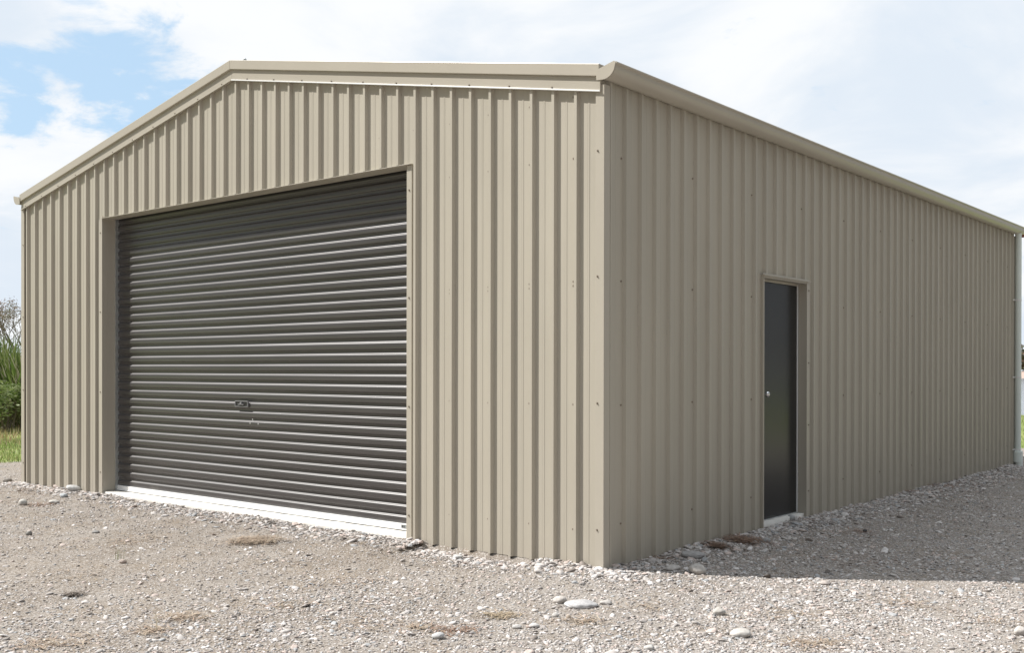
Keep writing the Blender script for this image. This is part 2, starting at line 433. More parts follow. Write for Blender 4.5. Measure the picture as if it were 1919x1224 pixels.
# dark inner lining behind the openings and the roof void
b = MB(); b.box(-T1+.1, .42, .01, -T0-.1, .45, 3.3)
# roof sheets
def roof(side_):
    P = []; n = int((L+.0)/.2075)
    for k in range(n):
        a = .02 + .2075*k
        P += [(a, 0), (a+.06, 0), (a+.072, .025), (a+.10, .025), (a+.112, 0)]
    P.append((L-.0, 0)); v = []; f = []
    for (y, h) in P:
        for t in (-.045, W/2):
            v.append(((-t if side_ > 0 else -W+t), y, 3.565 + SL*t + h))
    for i in range(len(P)-1): f.append((2*i, 2*i+1, 2*i+3, 2*i+2))
    o = mesh_obj('roof_sheet', v, f, M['clad'], shed); return o
roof(1); roof(-1)
b = MB()
zr = 3.565 + SL*W/2
pr = lambda y: [(XR-.16, y, zr-.002), (XR, y, zr+.050), (XR+.16, y, zr-.002), (XR, y, zr+.046)]
b.prism(pr(.03), pr(L-.03)); rc = b.build('ridge_cap', M['trim'], shed)
b = MB(); b.cyl((XR+.02, .10, zr+.02), (XR+.02, .10, zr+.085), .022, .020, 10); b.cyl((XR+.02, .10, zr+.085), (XR+.02, .10, zr+.10), .020, .008, 10)
b.build('ridge_fixing', M['galv'], shed)

# barge flashings, both slopes, front and back
def barge(yo, sgn):
    for sd in (1, -1):
        X = (lambda t: -t) if sd > 0 else (lambda t: -W+t)
        zt = lambda t: 3.612 + SL*t
        def strip(name, y0, y1, zo0, zo1, t0, t1, m, bevel=.002):
            q = MB()
            ring = lambda t: [(X(t), yo+sgn*y0, zt(t)+zo0), (X(t), yo+sgn*y1, zt(t)+zo0), (X(t), yo+sgn*y1, zt(t)+zo1), (X(t), yo+sgn*y0, zt(t)+zo1)]
            q.prism(ring(t0), ring(t1)); return q.build(name, m, bg or shed, bevel=bevel)
        bg = None
        bg = strip('barge_flashing', .062, -.06, -.090, 0, -.005, W/2, M['trim'], .004)
        strip('lower_fascia', .040, .004, -.188, -.0905, -.001, W/2, M['trim'])
        strip('drip_lip', .047, .038, -.197, -.186, -.001, W/2, M['alu'] if sd > 0 else M['trim'], .001)  # right-slope lip coloured white to paint in its sun glint; left keeps trim colour
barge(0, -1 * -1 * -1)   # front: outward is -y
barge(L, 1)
# gutters
def gutter(sd):
    X = (lambda x: x) if sd > 0 else (lambda x: -W-x)
    prof = [(.030,3.575),(.030,3.497)] + [(.045+.095*math.sin(a), 3.575-.083*math.cos(a)) for a in [R(x) for x in range(0, 86, 8)]] + [(.1385,3.577),(.1385,3.583),(.147,3.585),(.153,3.590),(.153,3.598),(.147,3.603),(.139,3.602),(.134,3.594)]
    inner = [(x-.003 if x > .05 else x+.003, z+.003) for x, z in reversed(prof[1:-4])]
    y0, y1 = -.05, L+.26
    q = MB(); n = len(prof)
    for i in range(n-1):
        a, c = prof[i], prof[i+1]
        K_ = 14
        for j in range(K_):
            ya = y0+(y1-y0)*j/K_; yb = y0+(y1-y0)*(j+1)/K_
            w = lambda y: .003*noise.noise((y*.6, sd, 1.))
            q.quad((X(a[0]), ya, a[1]+w(ya)), (X(c[0]), ya, c[1]+w(ya)), (X(c[0]), yb, c[1]+w(yb)), (X(a[0]), yb, a[1]+w(yb)))
    o = q.build('gutter', M['trim'], shed)
    bm = bmesh.new(); bm.from_mesh(o.data); bmesh.ops.remove_doubles(bm, verts=bm.verts, dist=.0001); bmesh.ops.recalc_face_normals(bm, faces=bm.faces)
    for f_ in bm.faces: f_.smooth = True
    bm.to_mesh(o.data); bm.free()
    for y, e in ((y0, -.006), (y1, .006)):
        c = MB(); pts = [(x, z) for x, z in prof[:-2]] 
        c.prism([(X(x), y, z) for x, z in pts], [(X(x), y+e, z) for x, z in pts]); c.build('end_cap', M['trim'], o)
        c = MB()
        if y < 0:   # tab of the end cap lapping on to the barge
            fl = [(-.014, 3.494), (-.014, 3.566), (.138, 3.605), (.150, 3.592)] + [(.045+.098*math.sin(a), 3.575-.086*math.cos(a)) for a in [R(x) for x in range(84, -1, -12)]]
            c.prism([(X(x_), y-.0135, z_) for x_, z_ in fl], [(X(x_), y-.0185, z_) for x_, z_ in fl])
            c.build('end_cap_flange', M['trim'], o)
    return o
gu = gutter(1); gutter(-1)
# corner flashings (L-shaped)
def corner(xc, yc, sx, sy):
    q = MB(); w = .046; o_ = .0285; t = .003
    pts = [(xc-sx*w, yc+sy*(o_-.008)), (xc-sx*w, yc+sy*o_), (xc+sx*o_, yc+sy*o_), (xc+sx*o_, yc-sy*w), (xc+sx*(o_-.008), yc-sy*w), (xc+sx*(o_-t), yc+sy*(o_-t))]
    pts = [(xc-sx*w, yc+sy*(o_-.012)), (xc-sx*w, yc+sy*o_), (xc+sx*o_, yc+sy*o_), (xc+sx*o_, yc-sy*w), (xc+sx*(o_-.012), yc-sy*w), (xc+sx*(o_-t), yc+sy*(o_-t))]
    q.prism([(x, y, -.004) for x, y in pts], [(x, y, 3.47) for x, y in pts])
    return q.build('corner_flashing', M['trim'], shed, bevel=.0015)
cf = corner(0, 0, 1, -1); cfl = corner(-W, 0, -1, -1); corner(0, L, 1, 1); corner(-W, L, -1, 1)

# roller door ------------------------------------------------------------
YD = .155
door_x0, door_x1 = -T1+.02, -T0-.075
vq, fq = [], []
z = .100; rows = []; seg = 0
r_ = random.Random(3)
while z < 3.22:
    pt = .0932*r_.choice([1, 1, 1, .97, 1.04, 1.0, 1.12 if seg % 6 == 4 else 1]); seg += 1
    j = r_.uniform(-.0006, .0006)
    # going up: underside, face, upward-facing shoulder, recessed band
    for (fz, d) in ((0,.0172),(.03,.0165),(.06,.011),(.085,.004),(.11,.0008),(.15,0),(.30,-.0004),(.46,.0),(.565,.0005),(.60,.0018),(.63,.0048),(.665,.0088),(.70,.0128),(.73,.0158),(.77,.0170),(.90,.0173)):
        rows.append((z+pt*fz, YD+d+j))
    z += pt
nxs = 26
for (zz, yy) in rows:
    for i in range(nxs+1):
        x = door_x0 + (door_x1-door_x0)*i/nxs
        w = .0012*noise.noise((x*.8, zz*1.3, 2.)) + .0005*noise.noise((x*3, zz*9, 6.))
        zc = .0025*noise.noise((x*.5, zz*.6, 5.))
        ycurve = .22*max(0, (zz-3.02))**2*3
        vq.append((x, yy+w+ycurve, zz+zc))
for j in range(len(rows)-1):
    for i in range(nxs): a = j*(nxs+1)+i; fq.append((a, a+1, a+nxs+2, a+nxs+1))
rd = mesh_obj('roller_door', vq, fq, M['door'], shed, smooth=True)
q = MB(); q.box(door_x0+.002, YD-.012, .047, door_x1-.002, YD+.02, .102)
q.box(door_x0+.002, YD-.018, .047, door_x1-.002, YD-.0125, .056); q.build('bottom_rail', M['alu'], rd, bevel=.002)
q = MB(); q.box(door_x0+.002, YD-.01, .034, door_x1-.002, YD+.015, .0465); q.build('weather_seal', M['blackp'], rd)
# product sticker on the rail: grey plate with tiny bars
q = MB(); sx_ = door_x1-.20; q.box(sx_, YD-.0145, .062, sx_+.058, YD-.0122, .092, 0)
q.box(sx_+.006, YD-.0155, .068, sx_+.020, YD-.0147, .086, 1)
for i in range(3): q.box(sx_+.024, YD-.0155, .069+i*.007, sx_+.052-.006*(i % 2), YD-.0147, .0725+i*.007, 1)
q.build('sticker', None, rd, mats=[M['sticker'], M['blackp']])
# lock handle plate
hx, hz = -4.48, 1.085
q = MB(); yy = YD-.006
q.box(hx-.105, yy-.004, hz-.03, hx+.105, yy+.004, hz+.03, 0)
q.box(hx-.098, yy-.0062, hz-.023, hx+.098, yy-.0045, hz+.021, 1)
q.box(hx-.105, yy-.012, hz+.022, hx+.105, yy-.0045, hz+.030, 0); q.box(hx-.105, yy-.012, hz-.030, hx+.105, yy-.0045, hz-.024, 0)
q.box(hx-.105, yy-.012, hz-.0235, hx-.098, yy-.0045, hz+.0215, 0); q.box(hx+.098, yy-.012, hz-.0235, hx+.105, yy-.0045, hz+.0215, 0)
q.box(hx-.045, yy-.020, hz-.010, hx+.045, yy-.0065, hz-.002, 0); q.cyl((hx, yy-.022, hz+.004), (hx, yy-.0065, hz+.004), .014, .014, 12, 0)
q.build('handle', None, rd, mats=[M['sticker2'], M['blackp']])
for (mx_, mz_) in ((-4.32, .925), (-4.36, .887), (-4.23, .885)):
    q = MB(); q.box(mx_, YD-.0015, mz_, mx_+.007, YD-.0004, mz_+.014); q.build('scratch_mark', M['alu'], rd)
# guides + reveals
q = MB(); q.box(-T1+.002, .128, .041, -T1+.020, .19, ZD+.05); q.build('door_guide', M['galv'], shed)
q = MB(); q.box(-T0-.078, .128, .041, -T0-.062, .19, ZD+.05); q.build('door_guide', M['galv'], shed)
def jamb(x0, x1, face0, face1):
    q = MB()
    q.box(min(x0, x1), -.026, -.004, max(x0, x1), .19, ZD+.02)
    return q.build('jamb_flashing', M['trim'], shed, bevel=.0015)
jl = jamb(-T1-.02, -T1, 0, 0)
q = MB(); q.box(-T1-.07, -.0292, -.004, -T1+.0015, -.0262, ZD-.02); q.build('jamb_face', M['trim'], jl, bevel=.001)
q = MB(); q.box(-T0-.060, -.010, -.004, -T0-.0, .19, ZD-.012); jr = q.build('jamb_flashing', M['trim'], shed, bevel=.002)
q = MB(); q.box(-T1-.012, -.036, ZD-.010, -T0+.008, -.001, ZD-.0045); q.box(-T1+.001, -.0008, ZD-.012, -T0-.0605, .13, ZD-.006); q.build('lintel_flashing', M['trim'], shed, bevel=.001)
# void above the curtain so no light shows
q = MB(); q.box(-T1+.03, .36, .02, -T0-.08, .38, 3.45); q.box(-T1+.03, .06, 3.22, -T0-.08, .358, 3.235); q.build('door_box', M['inside'], shed)

# side door ----------------------------------------------------------------
XD = -.062
q = MB(); q.box(XD-.04, S0+.035, .055, XD, S1-.022, ZP-.05); sdoor = q.build('side_door', M['pdoor'], shed, bevel=.003)
q = MB(); q.cyl((XD+.0005, S0+.128, 1.21), (XD+.012, S0+.128, 1.21), .028, .026, 20); q.cyl((XD+.0125, S0+.128, 1.21), (XD+.045, S0+.128, 1.21), .011, .011, 12)
kb = q.build('door_knob', M['chrome'], sdoor, auto=R(40))
me = bpy.data.meshes.new('knob_ball'); bm = bmesh.new(); bmesh.ops.create_uvsphere(bm, u_segments=20, v_segments=14, radius=.027)
for v in bm.verts: v.co.x *= .75
bm2 = bmesh.new(); bm2.from_mesh(kb.data); bmesh.ops.translate(bm, verts=bm.verts, vec=(XD+.060, S0+.128, 1.21)); bm.to_mesh(me); bm2.from_mesh(me)
for f_ in bm2.faces: f_.smooth = True
bm2.to_mesh(kb.data); bm.free(); bm2.free()
q = MB(); q.box(XD-.03, S0+.040, .047, XD+.012, S1-.024, .0545); q.build('threshold', M['galv'], sdoor)
q = MB()
q.box(XD-.045, S1-.020, .047, XD+.006, S1-.003, ZP-.03); q.build('door_frame', M['alu'], shed, bevel=.001)
q = MB(); q.box(XD-.045, S0+.004, .047, XD+.006, S0+.030, ZP-.03); q.box(XD-.045, S0+.0335, ZP-.048, XD+.006, S1-.0205, ZP-.03)
q.build('door_frame', M['trim'], shed, bevel=.001)
q = MB()
q.box(XD+.007, S1, -.004, .029, S1+.018, ZP+.0); q.box(.0295, S1-.002, -.004, .032, S1+.06, ZP+.0)
q.build('door_flashing', M['trim'], shed, bevel=.001)
q = MB(); q.box(XD+.007, S0-.018, -.004, .0285, S0, ZP); q.build('door_flashing', M['trim'], shed, bevel=.001)
q = MB(); q.box(XD-.02, S0+.001, ZP-.029, .029, S1-.001, ZP-.002); q.box(.0295, S0-.035, ZP-.012, .050, S1+.055, ZP-.004); q.box(.028, S0-.035, ZP-.0035, .0315, S1+.055, ZP+.012)
q.build('door_head_flashing', M['trim'], shed, bevel=.001)

# downpipe -------------------------------------------------------------------
DX, DY = .072, L+.0
q = MB(); q.cyl((DX, DY, .20), (DX, DY, 3.51), .046, .046, 24); dp = q.build('downpipe', M['pvc'], shed, auto=R(40))
q = MB(); q.cyl((DX, DY, .045), (DX, DY, .19), .072, .072, 24); q.cyl((DX, DY, .19), (DX, DY, .215), .074, .066, 24); q.build('pipe_socket', M['pvc'], dp, auto=R(30))
q = MB(); q.cyl((DX+.015, DY, -.12), (DX+.015, DY, .045), .056, .056, 24); q.build('ground_pipe', M['pvc'], dp, auto=R(30))
for zz in (2.50, 1.33, .235):
    q = MB(); q.cyl((DX, DY, zz-.011), (DX, DY, zz+.011), .0495, .0495, 24); q.box(.030, DY-.13, zz-.010, .036, DY-.04, zz+.010)
    q.box(.0365, DY-.10, zz-.010, .045, DY-.02, zz+.010)
    q.build('bracket', M['alu'], dp)
q = MB(); q.box(.095, DY+.075, 3.455, .135, DY+.10, 3.497); q.build('red_tab', M['redp'], gu)

# screws ----------------------------------------------------------------------
def screw_mesh(d):
    q = MB(); d = Vector(d)
    q.cyl((0,0,0), tuple(d*.0025), .0082, .0078, 10); q.cyl(tuple(d*.0026), tuple(d*.0085), .0050, .0046, 6)
    o = q.build('screw', M['steel']); me = o.data; bpy.data.objects.remove(o); return me
sf, ss = screw_mesh((0,-1,0)), screw_mesh((1,0,0))
def screw(me, loc, parent):
    o = bpy.data.objects.new('screw', me); o.location = loc; link(o, parent)
for k in range(0, 41, 2):
    t = FR0 + FRP*k + .047
    for zz in (.26, 1.17, 2.08, 2.98, 3.42):
        if zz > zf(t)-.12: continue
        if T0-.08 < t < T1+.03 and zz < ZD+.1: continue
        screw(sf, (-t, -.0005, zz + random.uniform(-.006, .006)), front)
        if zz == 2.08 and t < T0: screw(sf, (-t, -.0005, zz-.035), front)
for zz in (.26, 1.17, 2.08, 2.98):
    screw(sf, (-.028, -.0285, zz+.02), cf); screw(sf, (-W+.028, -.0285, zz), cfl)
    screw(sf, (-T0-.03, -.0105, zz-.05), jr); screw(sf, (-T1-.035, -.0293, zz), jl)
lows = [o for o in shed.children if o.name.startswith('lower_fascia')]
for k in range(1, 42, 2):
    t = FR0 + FRP*k + .012; tt = min(t, W-t)
    screw(sf, (-t, -.0405, 3.612+SL*tt-.178), front)
for k in range(1, 52, 5):
    s_ = .052 + .2068*k - .03
    for zz in (.30, 1.17, 2.08, 2.98):
        if S0-.08 < s_ < S1+.1 and zz < ZP+.1: continue
        screw(ss, (.0005, s_, zz), side)
for zz in (.26, .9, 1.5, 2.2): screw(ss, (.0325, S1+.035, zz), side)

# ---------------------------------------------------------------- grass, straw
def leaf_mat(name, attr='leaf_colour', rough=.55, trans=.25):
    m = bpy.data.materials.new(name); m.use_nodes = True; nt = m.node_tree; N = nt.nodes; K = nt.links
    b = N['Principled BSDF']; b.inputs['Roughness'].default_value = rough; b.inputs['Specular IOR Level'].default_value = .35
    at_ = N.new('ShaderNodeAttribute'); at_.attribute_name = attr; K.new(at_.outputs['Color'], b.inputs['Base Color'])
    tr = N.new('ShaderNodeBsdfTranslucent'); K.new(at_.outputs['Color'], tr.inputs['Color'])
    mx = N.new('ShaderNodeMixShader'); mx.inputs[0].default_value = trans
    K.new(b.outputs[0], mx.inputs[1]); K.new(tr.outputs[0], mx.inputs[2]); K.new(mx.outputs[0], N['Material Output'].inputs['Surface'])
    return m
LM = leaf_mat('leaves'); STR = leaf_mat('straw', rough=.8, trans=.1)
def blades(pts, length, width, lean, cols):
    """pts (n,3), bent two-segment blades"""
    n = len(pts); a = rng.uniform(0, 2*np.pi, n); l = length*rng.uniform(.5, 1.2, n); w = width*rng.uniform(.7, 1.3, n); le = lean*rng.uniform(.2, 1.3, n)
    dx, dy = np.cos(a), np.sin(a); px, py = -dy, dx
    def P(h, out, ww, sgn): return np.stack([pts[:,0]+dx*out+px*ww*sgn, pts[:,1]+dy*out+py*ww*sgn, pts[:,2]+h], 1)
    h1 = l*.55*np.cos(le*.5); o1 = l*.55*np.sin(le*.5); h2 = h1+l*.45*np.cos(le); o2 = o1+l*.45*np.sin(le)
    v = np.stack([P(0*h1, 0*o1, w*.5, -1), P(0*h1, 0*o1, w*.5, 1), P(h1, o1, w*.45, 1), P(h1, o1, w*.45, -1), P(h2, o2, w*.06, 1), P(h2, o2, w*.06, -1)], 1).reshape(-1, 3)
    base = (np.arange(n)*6)[:, None]
    f = np.concatenate([base+np.array([[0,1,2,3]]), base+np.array([[3,2,4,5]])])
    return v, f, np.repeat(cols, 6, 0)
def pal(n, cs, jitter=.2):
    cs = np.array(cs); return cs[rng.integers(0, len(cs), n)]*rng.uniform(1-jitter, 1+jitter, (n, 1))
def region(n, x0, x1, y0, y1, test):
    o = []
    while len(o) < n:
        x = random.uniform(x0, x1); y = random.uniform(y0, y1)
        if test(x, y): o.append((x, y, gz(x, y)-.005))
    return np.array(o)
nlawn = region(34000, -17.5, -11.9, -3, 12, lambda x, y: x < GB[0] + .5*noise.noise((x*.7, y*.7, 3.)))
nl2 = region(26000, -9, 9, 14.9, 32, lambda x, y: y > GB[1] + .5*noise.noise((x*.7, y*.7, 3.)))
allp = np.concatenate([nlawn, nl2])
v, f, c = blades(allp, .065, .012, .8, pal(len(allp), [(.17,.25,.06), (.22,.30,.08), (.28,.32,.12), (.33,.32,.16)]))
tag(big_mesh('lawn_grass', v, f, c, LM, 'leaf_colour', False), 'short green grass growing beyond the gravel yard', 'grass', kind='stuff')
pt = region(11000, -21.5, -15.3, -3, 12, lambda x, y: x < -15.6 + .8*noise.noise((x*.4, y*.4, 7.)) and random.random() < .35+.65*min(1, (-15.6-x)/2.2))
v, f, c = blades(pt, .17, .012, .7, pal(len(pt), [(.46,.38,.22), (.52,.45,.28), (.38,.35,.18), (.30,.34,.13), (.44,.30,.18)]))
tag(big_mesh('dry_grass', v, f, c, STR, 'leaf_colour', False), 'tall straw coloured grass between the lawn and the bushes', 'dry grass', kind='stuff')
# flattened straw patches lying on the gravel
STW = [(.36,.29,.22), (.42,.35,.27), (.31,.25,.19), (.35,.26,.20)]; RED = [(.24,.15,.11), (.30,.19,.14), (.20,.14,.11), (.34,.25,.18)]
loose = [[], [], [], 0]
def lying(px, py, wp, n, cols, ln, h, aspect=.8):
    """strands lying almost flat, thinning out from the middle of the patch"""
    x0, y0, d = at(px, py); w = wp*d/F/2; pts = []
    for i in range(n):
        a = random.gauss(0, .5)*w; b_ = random.gauss(0, .5)*w*aspect
        x = x0 + a*cy_ - b_*sy_; y = y0 + a*sy_ + b_*cy_
        pts.append((x, y, gz(x, y)+random.uniform(.002, h)))
    pts = np.array(pts); a = rng.uniform(0, 2*np.pi, n); l = ln*rng.uniform(.5, 1.3, n); wd = rng.uniform(.0018, .0038, n)
    up_ = rng.uniform(-.12, .42, n); dx, dy = np.cos(a), np.sin(a); bend = rng.normal(0, .25, n)
    def P(t, sgn, ww): 
        return np.stack([pts[:,0]+dx*l*t-dy*bend*l*t*t+sgn*ww*-dy, pts[:,1]+dy*l*t+dx*bend*l*t*t+sgn*ww*dx, pts[:,2]+l*up_*(t-t*t*.7)], 1)
    v = np.stack([P(0,-1,wd), P(0,1,wd), P(.5,1,wd), P(.5,-1,wd), P(1,1,wd*.3), P(1,-1,wd*.3)], 1).reshape(-1, 3)
    base = (np.arange(n)*6)[:, None]; f = np.concatenate([base+np.array([[0,1,2,3]]), base+np.array([[3,2,4,5]])])
    return v, f, np.repeat(pal(n, cols), 6, 0)
def patch(px, py, wp, n, cols, ln=.07, h=.012):
    n = int(n*.6)
    v, f, c = lying(px, py, wp, n, cols, ln, h); loose[0].append(v); loose[1].append(f+loose[3]); loose[2].append(c); loose[3] += len(v)
def clump(px, py, wp, n, cols, label, ln=.07, h=.03):
    v, f, c = lying(px, py, wp, n, cols, ln, h, 1.0)
    tag(big_mesh('grass_clump', v, f, c, STR, 'leaf_colour', False), label, 'dry grass', 'dead grass clumps on the gravel')
clump(476, 1024, 90, 1100, STW, 'wide straw coloured clump of dead grass in front of the roller door')
clump(1396, 1028, 76, 900, RED, 'reddish brown dead grass clump in the shade beside the side door')
clump(1346, 1041, 40, 420, RED, 'smaller brown grass clump left of the reddish one in the shade', .06)
clump(137, 1122, 34, 160, [(.15,.13,.11), (.20,.165,.14)], 'dark clump of dead weed on the bare dirt', .05, .02)
for a_ in ((590,996,70,160,STW), (1760,922,110,500,RED), (1700,935,60,160,RED), (1610,1004,60,90,RED), (60,930,110,260,STW), (70,957,60,200,RED), (250,1024,150,260,STW),
           (285,1192,70,160,STW), (345,1168,90,200,STW), (940,1163,70,260,[(.34,.28,.20),(.38,.30,.21)]), (1095,1176,80,150,STW), (1530,1217,110,240,STW), (850,1190,90,170,RED),
           (780,1186,70,120,STW), (90,1218,140,260,STW), (320,1165,60,90,STW), (520,1145,160,120,STW), (640,1100,160,110,STW), (150,1085,160,120,STW), (1200,1150,120,90,STW),
           (1480,1165,160,110,STW), (1700,1140,160,110,STW), (1850,1170,120,90,STW), (1620,1060,200,90,RED), (1240,1062,60,90,RED), (400,965,160,140,STW), (700,1180,180,120,STW)): patch(*a_)
tag(big_mesh('loose_straw', np.concatenate(loose[0]), np.concatenate(loose[1]), np.concatenate(loose[2]), STR, 'leaf_colour', False), 'scattered wisps of dead straw lying on the gravel', 'straw', kind='stuff')
x, y, d = at(293, 1192)
bm_pts = [Vector((x, y, gz(x, y)-.01)), Vector((x+.004, y, gz(x, y)+.03)), Vector((x+.006, y, gz(x, y)+.065)), Vector((x-.006, y-.003, gz(x, y)+.10))]
q = MB()
for a, b_, r0, r1 in zip(bm_pts, bm_pts[1:], (.0035,.003,.0028), (.003,.0028,.0015)): q.cyl(a, b_, r0, r1, 8)
tag(q.build('twig', mat('pale_twig', (.60,.55,.42), .8)), 'pale bent twig standing upright in the foreground dirt', 'twig')
x, y, d = at(220, 1058)
pts = np.array([(x+random.gauss(0, .02), y+random.gauss(0, .02), gz(x, y)) for i in range(12)])
v, f, c = blades(pts, .09, .004, .5, pal(12, [(.33,.34,.22), (.40,.38,.26)]))
tag(big_mesh('grass_tuft', v, f, c, STR, 'leaf_colour', False), 'thin green grass stalks behind the small pink stone', 'grass tuft')

# ---------------------------------------------------------------- plants beyond the lawn
def leaves(centre, rad, n, size, cols, clump=9):
    """clumped leaf quads spread through an uneven crown"""
    cc = [];
    for i in range(clump):
        while True:
            q_ = rng.uniform(-1, 1, 3)
            if .25 < np.linalg.norm(q_) < 1: break
        cc.append(q_*np.array(rad)*.72)
    cc = np.array(cc); idx = rng.integers(0, clump, n)
    dd = rng.normal(0, 1, (n, 3)); dd /= np.linalg.norm(dd, axis=1)[:, None]
    rr = rng.uniform(.2, 1, (n, 1))**.5*(.30+.25*rng.uniform(0, 1, (clump, 1)))[idx]
    P_ = cc[idx] + dd*rr*np.array(rad); P_[:, 2] = np.maximum(P_[:, 2], -rad[2]*.98)
    P_ = P_ + np.array(centre)
    u = rng.normal(0, 1, (n, 3)); u[:, 2] *= .5; u /= np.linalg.norm(u, axis=1)[:, None]; w = np.cross(u, rng.normal(0, 1, (n, 3))); w /= np.linalg.norm(w, axis=1)[:, None]
    s_ = size*rng.uniform(.6, 1.3, (n, 1))
    v = np.stack([P_-u*s_, P_+w*s_*.42, P_+u*s_, P_-w*s_*.42], 1).reshape(-1, 3)
    f = np.arange(n*4).reshape(n, 4); c = np.repeat(pal(n, cols, .25), 4, 0); return v, f, c
BK = mat('bark', (.17,.14,.11), .9, var=.2, vscale=12, bump=.5, bscale=40)
def branches(q, p, d, ln, r, depth, tips, spread=.5):
    if depth == 0: tips.append(p); return
    e = p
    for i in range(3):
        dn = (d + Vector((random.gauss(0,.10), random.gauss(0,.10), random.gauss(0,.05)))).normalized(); e2 = e + dn*ln/3
        q.cyl(e, e2, r*(1-i*.13), r*(1-(i+1)*.13), 6); e = e2; d = dn
    for k in range(3 if depth > 1 else 2):
        a = random.uniform(0, 6.28); s_ = spread*random.uniform(.6, 1.3)
        dn = (d + Vector((math.cos(a)*s_, math.sin(a)*s_, random.uniform(-.1, .35)))).normalized()
        branches(q, e, dn, ln*random.uniform(.6, .8), r*.58, depth-1, tips, spread)
    tips.append(e)
def polar(px, d):
    lat = (px-959.5)/F*d
    return CAM.x + lat*cy_ - d*sy_, CAM.y + lat*sy_ + d*cy_
def shrub(px, d, rad, n, size, cols, label, name='shrub', cat='shrub', group='shrubs beyond the lawn', lift=1.0):
    x, y = polar(px, d); zb = gz(x, y)
    root = empty(name, (x, y, zb)); tag(root, label, cat, group)
    q = MB(); tips = []
    for k in range(4): branches(q, Vector((random.gauss(0,.1)*rad[0], random.gauss(0,.1)*rad[0], 0)), Vector((random.gauss(0,.35), random.gauss(0,.35), 1)).normalized(), rad[2]*.7, .03, 2, tips)
    q.build('stem', BK, root)
    v, f, c = leaves((0, 0, rad[2]*lift), rad, n, size, cols, 9)
    o = big_mesh('foliage', v, f, c, LM, 'leaf_colour', False); o.parent = root
def flax(px, d, h, n, label, cols=((.06,.11,.025), (.10,.16,.04), (.16,.22,.06), (.22,.24,.08))):
    x, y = polar(px, d); zb = gz(x, y)
    root = empty('flax_bush', (x, y, zb)); tag(root, label, 'flax bush', 'flax bushes beyond the lawn')
    V_, F_, C__ = [], [], []
    for i in range(n):
        a = random.uniform(0, 6.283); le = random.uniform(.05, .85)**1.1; ln = h*random.uniform(.75, 1.15); w = random.uniform(.022, .040)
        bx, by = random.gauss(0, .16*h/1.8), random.gauss(0, .16*h/1.8); dx, dy = math.cos(a), math.sin(a); tw = random.uniform(-.8, .8)
        px_, py_ = -dy*math.cos(tw)+dx*math.sin(tw)*.3, dx*math.cos(tw)+dy*math.sin(tw)*.3
        ang = le*.45; cx_, cz = 0., 0.; nb = len(V_); col_ = np.array(random.choice(cols))*random.uniform(.8, 1.25)
        ks = 6
        for k in range(ks+1):
            ww = w*(1 - (k/ks)**2.2)*(.7+.3*min(1, k)) + .002
            V_.append((bx+dx*cx_+px_*ww, by+dy*cx_+py_*ww, cz)); V_.append((bx+dx*cx_-px_*ww, by+dy*cx_-py_*ww, cz)); C__ += [col_, col_]
            cx_ += math.sin(ang)*ln/ks; cz += math.cos(ang)*ln/ks; ang += le*random.uniform(.10, .34)
            cz = max(cz, .02)
        for k in range(ks): F_.append((nb+2*k, nb+2*k+1, nb+2*k+3, nb+2*k+2))
    o = big_mesh('leaves', np.array(V_), np.array(F_), np.array(C__), LM, 'leaf_colour', True); o.parent = root
GR = [(.13,.19,.05), (.19,.26,.07), (.25,.31,.11), (.30,.34,.16)]
shrub(10, 24.2, (1.0,1.0,.66), 4300, .05, GR+[(.26,.30,.15)], 'low light green leafy shrub in front of the flax')
shrub(-70, 24.6, (1.2,1.1,.6), 4200, .05, GR, 'leafy green shrub outside the left edge of the lawn view')
shrub(34, 25.0, (.6,.7,.50), 2000, .045, [(.20,.24,.09), (.30,.30,.15), (.36,.33,.2), (.24,.2,.12)], 'small brownish green bush right beside the shed wall')
flax(4, 26.6, 2.15, 620, 'tall dark green flax bush behind the low light green shrub')
flax(44, 26.0, 1.95, 520, 'green flax bush right beside the shed wall with pale drooping leaves', ((.11,.17,.04), (.16,.22,.06), (.23,.27,.10), (.50,.46,.36)))
flax(-60, 27.2, 2.2, 300, 'flax bush beyond the left edge of the view')
flax(105, 27.6, 2.1, 260, 'flax bush hidden mostly behind the left shed corner')
def bare_tree(px, d, ht, label, nleaf, cols):
    x, y = polar(px, d); root = empty('tree', (x, y, gz(x, y))); tag(root, label, 'tree', 'thin trees behind the flax')
    q = MB(); tips = []
    branches(q, Vector((0,0,-.05)), Vector((.03,0,1)), ht*.40, .045, 5, tips, .55); q.build('trunk', BK, root)
    T = np.array([t[:] for t in tips]); idx = rng.integers(0, len(T), nleaf)
    P_ = T[idx] + rng.normal(0, .07, (nleaf, 3)); u = rng.normal(0, 1, (nleaf, 3)); u /= np.linalg.norm(u, axis=1)[:, None]; w = np.cross(u, rng.normal(0, 1, (nleaf, 3))); w /= np.linalg.norm(w, axis=1)[:, None]
    v = np.stack([P_-u*.028, P_+w*.014, P_+u*.028, P_-w*.014], 1).reshape(-1, 3)
    o = big_mesh('crown', v, np.arange(nleaf*4).reshape(-1, 4), np.repeat(pal(nleaf, cols), 4, 0), LM, 'leaf_colour', False); o.parent = root
bare_tree(22, 31, 3.1, 'thin greyish twiggy tree rising above the flax at the left edge', 1100, [(.20,.17,.13), (.26,.22,.17), (.16,.17,.09)])
bare_tree(52, 32, 3.3, 'reddish twiggy tree just behind the shed corner', 1300, [(.24,.15,.11), (.28,.2,.15)])
bare_tree(-40, 33, 3.0, 'thin twiggy tree beyond the left edge of the view', 800, [(.20,.17,.13), (.16,.17,.09)])

